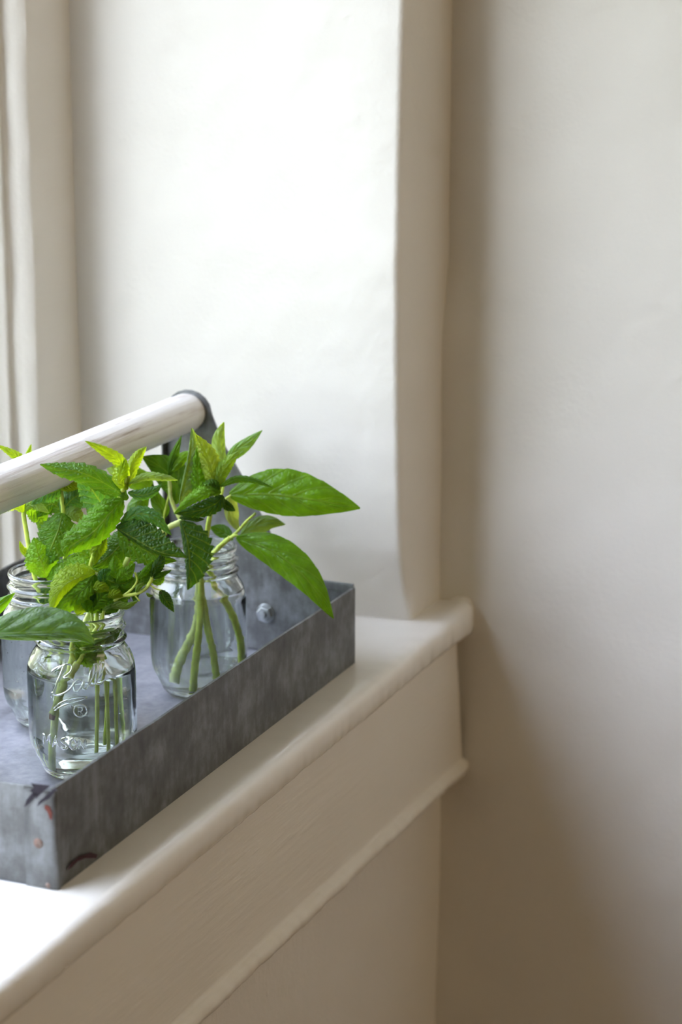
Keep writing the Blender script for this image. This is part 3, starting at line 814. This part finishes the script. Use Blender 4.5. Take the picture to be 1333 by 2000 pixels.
leaf(s, DA, [(232, 1036), (262, 1062, -4), (300, 1082, -6), (345, 1095, -6)], 10, 26, MID, .3, .3, dz=-4, quilt=.0006)
leaf(s, DA, [(232, 1038), (262, 1006, -4), (300, 1010, -8), (335, 1045, -8)], 14, 16, COOL, .5, .3, dz=-6)
leaf(s, DA, [(262, 1040), (238, 1062), (212, 1088), (182, 1108)], 26, 26, MID, .4, .4, dz=2, quilt=.0006)
leaf(s, DA, [(206, 1050), (196, 1062, -2), (188, 1080, -2), (184, 1104, -2)], 14, 16, YEL, .4, .4, dz=-1)
leaf(s, DA, [(175, 1120), (150, 1110, -2), (125, 1120, -4), (100, 1140, -4)], 14, 20, BRI, .4, .6, dz=0)

# --- front jar: bright low mint
s = sprig('mint_sprig', 'low bright mint sprig spilling over the left rim of the front jar', 'mint', DA, 160, 1480)
stem(s, DA, [(194, 1462, 14), (190, 1330, 12), (180, 1200, 0), (180, 1160, -6), (188, 1118, -6)], 1.0, 1.5, 'stem_pale')
leaf(s, DA, [(186, 1118), (150, 1130, -8), (120, 1150, -14), (98, 1198, -12)], 14, 28, YEL, .8, .5, dz=-8, quilt=.0006, label='bright yellow-green mint leaf')
leaf(s, DA, [(186, 1122), (165, 1150, -10), (135, 1170, -12), (108, 1192, -12)], 18, 18, BRI, .4, .3, dz=-8)
leaf(s, DA, [(190, 1120), (215, 1135, -6), (240, 1140, -6), (262, 1128, -4)], 28, 24, MID, .4, .4, dz=-2)
leaf(s, DA, [(128, 1198), (132, 1172, -6), (148, 1152, -6), (178, 1142, -4)], 16, 24, BRI, .4, .3, dz=-5, quilt=.0005)
leaf(s, DA, [(150, 1200), (160, 1178, -6), (180, 1158, -6), (205, 1140, -4)], 18, 20, YEL, .4, .3, dz=-4)
leaf(s, DA, [(178, 1198), (190, 1175, -6), (205, 1160, -6), (232, 1145, -4)], 16, 16, BRI, .4, .3, dz=-7, quilt=.0016)
leaf(s, DA, [(190, 1195), (212, 1178, -4), (232, 1168, -4), (262, 1150, -2)], 18, 16, MID, .4, .3, dz=-2, quilt=.0016)
leaf(s, DA, [(172, 1196), (168, 1175, -6), (162, 1160, -6), (166, 1138, -8)], 12, 12, BRI, .4, .3, dz=-9)
leaf(s, DA, [(200, 1200), (225, 1165, 0), (240, 1140, 2), (250, 1110, 4)], 20, 22, DRK, .4, .3, dz=6)

for k in range(16):
    x = rl.uniform(118, 238); y = rl.uniform(1140, 1196); a = rl.uniform(-2.6, -0.4); Ln = rl.uniform(22, 44)
    leaf(s, DA, [(x, y), (x + math.cos(a) * Ln * .5, y + math.sin(a) * Ln * .5, -4), (x + math.cos(a + .4) * Ln, y + math.sin(a + .4) * Ln, -2)], rl.uniform(7, 13), rl.uniform(7, 13),
         rl.choice([BRI, YEL, YEL, BRI, COOL, BRI]), rl.uniform(.2, .9), rl.uniform(.2, .9), dz=rl.uniform(-12, 2), quilt=.0014)

# --- front jar: small-leaved mint
s = sprig('mint_sprig', 'small mint sprig with a pale stem in the middle of the front jar', 'mint', DA, 200, 1480)
stem(s, DA, [(207, 1450, 12), (204, 1330, 12), (198, 1210, 4), (222, 1165, 4), (240, 1115, 2), (256, 1078, 0)], 1.0, 2.2, 'stem_pale')
leaf(s, DA, [(228, 1138), (224, 1118, -4), (224, 1100, -4), (224, 1084, -4)], 12, 14, BRI, .6, .6, dz=-6)
leaf(s, DA, [(228, 1140), (238, 1124, -4), (250, 1116, -6), (264, 1100, -4)], 12, 13, BRI, .5, .4, dz=-8)
leaf(s, DA, [(254, 1080), (256, 1068, -2), (256, 1058, -2), (258, 1046, -2)], 6, 5, PALE, .4, .4, dz=-2)
leaf(s, DA, [(258, 1090), (240, 1070, 4), (235, 1050, 4), (240, 1030, 4)], 18, 18, DRK, .4, .4, dz=6)
leaf(s, DA, [(232, 1150), (250, 1150, -2), (262, 1160, -2), (262, 1176, -2)], 12, 10, COOL, .4, .4, dz=2)
leaf(s, DA, [(255, 1090), (285, 1080, 4), (305, 1086, 4), (330, 1075, 4)], 16, 20, MID, .4, .4, dz=4, quilt=.0005)

# --- front jar: side shoot to the right
s = sprig('mint_sprig', 'thin mint side shoot arching right out of the front jar', 'mint', DA, 215, 1470)
stem(s, DA, [(186, 1440, 20), (190, 1330, 18), (200, 1220, -4), (206, 1188, -10), (235, 1166, -12), (265, 1160, -12), (288, 1146, -12), (300, 1122, -12)], 0.9, 1.5)
stem(s, DA, [(238, 1166, -12), (258, 1150, -12), (268, 1134, -12), (264, 1118, -12)], 0.9, 0.8)
stem(s, DA, [(262, 1161, -12), (273, 1174, -12)], 0.6, 0.5)
stem(s, DA, [(292, 1142, -12), (304, 1150, -12), (316, 1153, -12)], 0.6, 0.5)
leaf(s, DA, [(296, 1132), (302, 1112, -4), (312, 1096, -6), (318, 1078, -4)], 9, 12, DRK, .5, .4, dz=-12)
leaf(s, DA, [(297, 1130), (310, 1124, -2), (322, 1120, -2), (336, 1113, 0)], 5, 5, MID, .5, .4, dz=-12)
leaf(s, DA, [(296, 1136), (308, 1134, -2), (314, 1126, -2), (322, 1118, 0)], 4, 9, BRI, .5, .4, dz=-10)
leaf(s, DA, [(267, 1150), (275, 1134, -2), (288, 1124, -2), (304, 1108, 0)], 14, 12, MID, .5, .4, dz=-10)
leaf(s, DA, [(270, 1130), (282, 1118, -2), (290, 1108, -2), (300, 1094, 0)], 6, 6, BRI, .5, .4, dz=-13)
leaf(s, DA, [(314, 1152), (320, 1166, -2), (328, 1178, -2), (340, 1196, 0)], 11, 9, DRK, .5, .4, dz=-12)
leaf(s, DA, [(266, 1160), (270, 1148, -2), (276, 1142, -2), (282, 1134, 0)], 5, 5, PALE, .5, .4, dz=-12)
leaf(s, DA, [(200, 1192), (225, 1182, -2), (248, 1184, -2), (272, 1172, 0)], 8, 7, PALE, .5, .4, dz=-12)
leaf(s, DA, [(286, 1158), (290, 1162, -2), (294, 1164, -2), (300, 1162, 0)], 3, 3, PALE, .5, .4, dz=-12)

# --- front jar: the short stem with crumpled leaves pressed inside the glass
s = sprig('mint_sprig', 'short mint cutting with crumpled leaves inside the neck of the front jar', 'mint', DA, 110, 1400)
cA = 165
stem(s, DA, [(190, 1195, 0), (184, 1235, -12), (165, 1275, -20), (152, 1298, -22)], 1.8, 1.8, 'stem')
stem(s, DA, sq(cA, 1.12, [(150, 1296, -22), (128, 1330, -24), (116, 1360, -24), (102, 1392, -24)]), 2.3, 2.5, 'stem_pale', rough=.35)
stem(s, DA, sq(cA, 1.12, [(103, 1391, -24), (100, 1402, -24)]), 2.3, 2.0, 'stem_brown', 'cut_end')
stem(s, DA, [(142, 1250, -14), (140, 1275, -18), (146, 1292, -20)], 1.6, 1.6, 'stem')
leaf(s, DA, [(140, 1245), (165, 1262, -6), (190, 1280, -8), (208, 1288, -8)], 16, 14, BRI, .4, .4, dz=-14, quilt=.002)
leaf(s, DA, [(232, 1236), (210, 1246, -4), (190, 1262, -6), (182, 1300, -8)], 14, 14, MID, .4, .4, dz=-14, quilt=.002)
leaf(s, DA, [(150, 1262), (158, 1280, -4), (172, 1292, -6), (190, 1298, -8)], 12, 14, BRI, .4, .4, dz=-16, quilt=.002)
leaf(s, DA, [(235, 1232), (215, 1238, -4), (195, 1240, -6), (175, 1236, -8)], 10, 10, MID, .4, .4, dz=-10)

# --- front jar: bare stems under water
s = sprig('mint_sprig', 'mint sprig whose bare stem reaches the bottom of the front jar', 'mint', DA, 200, 1450)
stem(s, DA, sq(cA, 1.15, [(108, 1492, -6), (112, 1420, -8), (120, 1350, -8), (150, 1250, 0), (180, 1190, 6), (205, 1130, 14)]), 2.3, 1.9, 'stem_pale')
leaf(s, DA, [(203, 1130), (190, 1105, 6), (170, 1085, 10), (150, 1070, 12)], 24, 22, BRI, .3, .3, dz=16)
leaf(s, DA, [(205, 1128), (225, 1100, 6), (250, 1080, 10), (275, 1070, 12)], 22, 24, MID, .3, .3, dz=16)
leaf(s, DA, [(205, 1125), (208, 1100, 6), (200, 1070, 10), (205, 1040, 12)], 20, 18, DRK, .3, .3, dz=20)
for k, (xx, b_) in enumerate([(176, 1466), (200, 1440)]):
    pass

# --- left jar behind (under the handle): mint
s = sprig('mint_sprig', 'mint sprig at far left, bare yellow stem, tips showing above the handle', 'mint', DB, 80, 1390)
stem(s, DB, [(95, 1390, 4), (90, 1280, 4), (80, 1180, 2), (64, 1110, 0), (55, 1060, 0), (46, 1000, 0), (44, 940, 2), (50, 910, 2)], 2.2, 1.6)
leaf(s, DB, [(46, 1000), (30, 982, -4), (5, 988, -6), (-28, 1022, -6)], 14, 20, YEL, .8, .4, dz=-4, quilt=.0006)
leaf(s, DB, [(46, 998), (60, 984, -4), (78, 990, -6), (96, 1002, -6)], 9, 10, PALE, .8, .4, dz=-2)
leaf(s, DB, [(50, 988), (66, 1000, 4), (80, 1015, 4), (78, 1042, 4)], 16, 16, BRI, .4, .4, dz=4)
leaf(s, DB, [(58, 1092), (50, 1082, 0), (42, 1072, 0), (38, 1056, 0)], 5, 8, YEL, .4, .4, dz=-2)
leaf(s, DB, [(52, 915), (40, 898, -2), (20, 884, -4), (-8, 868, -4)], 8, 9, YEL, .5, .5, quilt=.0016)
leaf(s, DB, [(52, 912), (54, 896, -2), (57, 882, -4), (61, 867, -4)], 6, 5, YEL, .5, .5)

s = sprig('mint_sprig', 'broad-leaved mint sprig below the handle in the left jar', 'mint', DB, 110, 1390)
stem(s, DB, [(110, 1380, -6), (112, 1250, -4), (120, 1150, 0), (128, 1080, 0), (125, 1010, 0), (118, 950, 0)], 2.2, 1.7)
leaf(s, DB, [(122, 1002), (114, 1035, -6), (100, 1070, -10), (84, 1108, -8)], 32, 34, MID, .35, .35, dz=-4, quilt=.0006, label='large hanging mint leaf')
leaf(s, DB, [(118, 956), (104, 962, -4), (84, 968, -6), (62, 985, -6)], 16, 18, COOL, .4, .4, dz=-2)
leaf(s, DB, [(120, 1000), (136, 980, -4), (152, 968, -6), (172, 962, -6)], 22, 22, COOL, .4, .4, dz=2)
leaf(s, DB, [(118, 955), (130, 950, -4), (146, 948, -6), (165, 950, -6)], 8, 10, YEL, .4, .4, dz=-2)
leaf(s, DB, [(90, 1128), (84, 1105, -6), (74, 1082, -6), (66, 1050, -4)], 30, 26, BRI, .4, .4, dz=-10, quilt=.0006)
leaf(s, DB, [(90, 1130), (112, 1118, -6), (132, 1106, -6), (150, 1080, -4)], 20, 18, BRI, .4, .4, dz=-8)
leaf(s, DB, [(126, 1070), (132, 1060, -4), (134, 1045, -4), (140, 1028, -4)], 14, 16, YEL, .4, .4, dz=2)
leaf(s, DB, [(125, 1010), (140, 1004, -4), (152, 1010, -4), (160, 1024, -4)], 14, 12, PALE, .4, .4, dz=-1)
leaf(s, DB, [(122, 1000), (105, 985, 2), (88, 990, 2), (72, 1010, 2)], 20, 20, MID, .4, .4, dz=4)
leaf(s, DB, [(150, 1090), (165, 1060, 2), (180, 1040, 2), (200, 1000, 2)], 24, 24, MID, .4, .4, dz=10)
leaf(s, DB, [(110, 1150), (125, 1130, 2), (145, 1110, 2), (170, 1090, 2)], 22, 24, MID, .4, .4, dz=0)
leaf(s, DB, [(95, 1140), (88, 1165, -4), (92, 1190, -4), (100, 1215, -4)], 16, 18, COOL, .4, .4, dz=4)

# --- jar at the left edge: basil reaching in
s = sprig('basil_sprig', 'basil sprig from the left edge, one broad leaf lying across the front jar', 'basil', DD, -30, 1400)
stem(s, DD, [(-40, 1430, 10), (-50, 1330, 6), (-62, 1260, 0), (-70, 1215, -6)], 2.2, 1.8)
stem(s, DD, [(-66, 1240, -4), (-50, 1236, -6), (-30, 1236, -8)], 1.0, 0.9)
leaf(s, DD, [(-40, 1238), (20, 1238, -18), (90, 1236, -32), (140, 1238, -38), (184, 1258, -38)], 48, 15, (0.10, 0.20, 0.065), .25, .8, 'basil', -2, .0034, label='broad grey-green basil leaf')
leaf(s, DD, [(-60, 1225), (-30, 1200, 10), (0, 1178, 16), (29, 1158, 20)], 12, 17, BAS, .5, .4, 'basil', 10)

# --- far jar: basil
cC = 392
s = sprig('basil_sprig', 'basil sprig with two big smooth leaves pointing right over the tray end', 'basil', DC, 430, 1330)
stem(s, DC, sq(cC, 1.3, [(474, 1298, 2), (472, 1250, 2), (458, 1205, 0), (432, 1160, 0)]) + [(414, 1125, -2), (405, 1100, -4), (425, 1072, -4), (450, 1050, -4)], 2.8, 2.0, 'stem', rough=.3)
stem(s, DC, [(446, 1054, -4), (460, 1046, -6), (472, 1052, -8)], 1.5, 1.1)
stem(s, DC, [(446, 1054, -4), (466, 1036, -2), (482, 1018, 0), (500, 1002, 2)], 1.3, 1.0)
leaf(s, DC, [(462, 1050), (535, 1078, -14), (600, 1132, -24), (652, 1208, -26)], 34, 30, BAS, .25, .35, 'basil', -8, .0018, label='large smooth basil leaf drooping over the tray rim')
leaf(s, DC, [(448, 967), (530, 966, -8), (610, 976, -14), (704, 993, -12)], 52, 38, BAS, .30, .25, 'basil', 0, .0026, label='large smooth basil leaf pointing right')
stem(s, DC, [(428, 985, 0), (440, 975, 0), (452, 967, 0)], 1.1, 1.0)
leaf(s, DC, [(455, 960), (448, 990, 4), (452, 1015, 6), (468, 1040, 6)], 18, 10, (0.22, 0.30, 0.12), .5, .3, 'basil', 8)
leaf(s, DC, [(470, 1045), (495, 1028, 4), (525, 1018, 6), (558, 1024, 6)], 14, 20, (0.14, 0.24, 0.09), .5, .3, 'basil', 8)
leaf(s, DC, [(455, 1055), (440, 1042, 4), (425, 1035, 6), (410, 1030, 6)], 12, 14, BASD, .5, .3, 'basil', 10)
leaf(s, DC, [(440, 905), (430, 880, 0), (430, 852, 0), (438, 824, 0)], 16, 11, PALE, .4, .5, 'basil', 6)
leaf(s, DC, [(440, 905), (458, 882, 0), (484, 862, 0), (513, 840, 0)], 10, 16, (0.15, 0.30, 0.08), .4, .3, 'basil', 5)
stem(s, DC, [(428, 985, 0), (436, 950, 2), (438, 905, 4)], 1.4, 1.2)

s = sprig('basil_sprig', 'basil sprig with dark leaves standing behind the mint below the handle end', 'basil', DC, 350, 1330)
stem(s, DC, sq(cC, 1.3, [(345, 1312, 4), (358, 1270, 4), (378, 1225, 2), (385, 1190, 0), (386, 1150, 0)]) + [(384, 1110, 0), (372, 1060, 2), (350, 1010, 6), (335, 975, 8), (330, 930, 8)], 2.8, 1.6, 'stem_pale', rough=.3)
leaf(s, DC, [(360, 985), (345, 945, 4), (318, 915, 6), (278, 892, 6)], 30, 34, BASD, .35, .3, 'basil', 10, .0016)
leaf(s, DC, [(330, 930), (336, 900, 0), (343, 880, 0), (355, 850, 0)], 8, 10, MID, .4, .5, 'basil', 14)
leaf(s, DC, [(330, 925), (345, 905, 0), (358, 892, 0), (375, 880, 0)], 12, 12, BRI, .4, .5, 'basil', 14)
leaf(s, DC, [(322, 1012), (318, 995, 0), (306, 975, 0), (298, 945, 0)], 16, 14, MID, .4, .5, 'basil', 10)
stem(s, DC, [(324, 1045, 10), (320, 1012, 10), (326, 985, 10), (332, 960, 8)], 1.0, 0.9)
leaf(s, DC, [(300, 960), (275, 940, 0), (250, 930, 0), (222, 925, 0)], 22, 22, BRI, .4, .5, 'basil', 14)
leaf(s, DC, [(290, 965), (270, 985, 0), (262, 1005, 0), (268, 1030, 0)], 22, 18, MID, .4, .5, 'basil', 12)
leaf(s, DC, [(240, 930), (225, 920, 0), (215, 905, 0), (205, 885, 0)], 12, 12, PALE, .4, .5, 'basil', 16)
leaf(s, DC, [(345, 985), (340, 965, 0), (330, 950, 0), (315, 945, 0)], 12, 14, BRI, .4, .5, 'basil', 8)

# --- far jar: mint
s = sprig('mint_sprig', 'tall mint sprig with pale upright leaves under the far end of the handle', 'mint', DC, 400, 1340)
DM = DC - 0.03
stem(s, DM, sq(cC, 1.3, [(374, 1350, 10), (379, 1290, 10), (386, 1240, 10), (390, 1190, 12)]) + [(394, 1130, 18), (402, 1060, 10), (412, 1000, 4), (430, 950, 0)], 2.8, 1.8, 'stem', rough=.3)
leaf(s, DM, [(350, 985), (362, 935, -4), (371, 890, -6), (374, 836, -6)], 5, 34, (0.15, 0.25, 0.09), .8, .35, 'mint', 0, .0016, label='pale mint leaf seen from below')
leaf(s, DM, [(428, 955), (415, 925, -4), (402, 885, -6), (382, 848, -6)], 16, 20, (0.28, 0.40, 0.06), .4, .5, 'mint', -4, .0016)
leaf(s, DM, [(400, 975), (388, 945, -4), (386, 910, -6), (388, 870, -6)], 18, 20, BRI, .4, .5, 'mint', -1, .0016)
leaf(s, DM, [(428, 950), (430, 925, -4), (444, 905, -6), (470, 880, -6)], 14, 14, (0.17, 0.30, 0.04), .4, .5, 'mint', -5)
leaf(s, DM, [(430, 950), (460, 936, -4), (495, 938, -6), (535, 953, -6)], 6, 7, MID, .6, .8, 'mint', -6)
leaf(s, DM, [(432, 962), (408, 962, -8), (375, 978, -12), (340, 1004, -12)], 8, 16, BRI, .5, .3, 'mint', -8)
leaf(s, DM, [(436, 968), (420, 985, -4), (385, 998, -10), (342, 1003, -12)], 15, 16, DRK, .3, .4, 'mint', -6, .0014)
leaf(s, DM, [(430, 972), (440, 985, 0), (450, 992, 0), (460, 998, 0)], 8, 8, DRK, .3, .4, 'mint', -2)
leaf(s, DM, [(430, 955), (418, 950, -4), (405, 950, -6), (388, 960, -6)], 12, 12, MID, .3, .4, 'mint', -7)

s = sprig('mint_sprig', 'bent mint stem in the far jar with one big dark leaf hanging over the neck', 'mint', DC, 420, 1330)
stem(s, DM, sq(cC, 1.3, [(426, 1318, 12), (418, 1270, 12), (404, 1220, 14), (396, 1170, 16)]) + [(392, 1120, 10), (378, 1080, 0), (366, 1055, -4), (352, 1020, -6)], 2.8, 1.7, 'stem', rough=.3)
stem(s, DM, [(352, 1020, -6), (330, 1030, -8), (308, 1046, -10)], 2.6, 2.2, 'stem_pale')
stem(s, DM, [(348, 1020, -6), (366, 1008, -6), (384, 1006, -6)], 1.8, 0.8, 'stem_pale')
leaf(s, DM, [(354, 1018), (366, 1060, -8), (370, 1105, -12), (366, 1152, -12)], 42, 9, DRK, .25, .6, 'mint', -10, .0006, label='dark mint leaf hanging over the jar neck')
leaf(s, DM, [(350, 1012), (370, 1010, -4), (385, 1014, -4), (400, 1014, -4)], 6, 6, DRK, .25, .6, 'mint', -8)
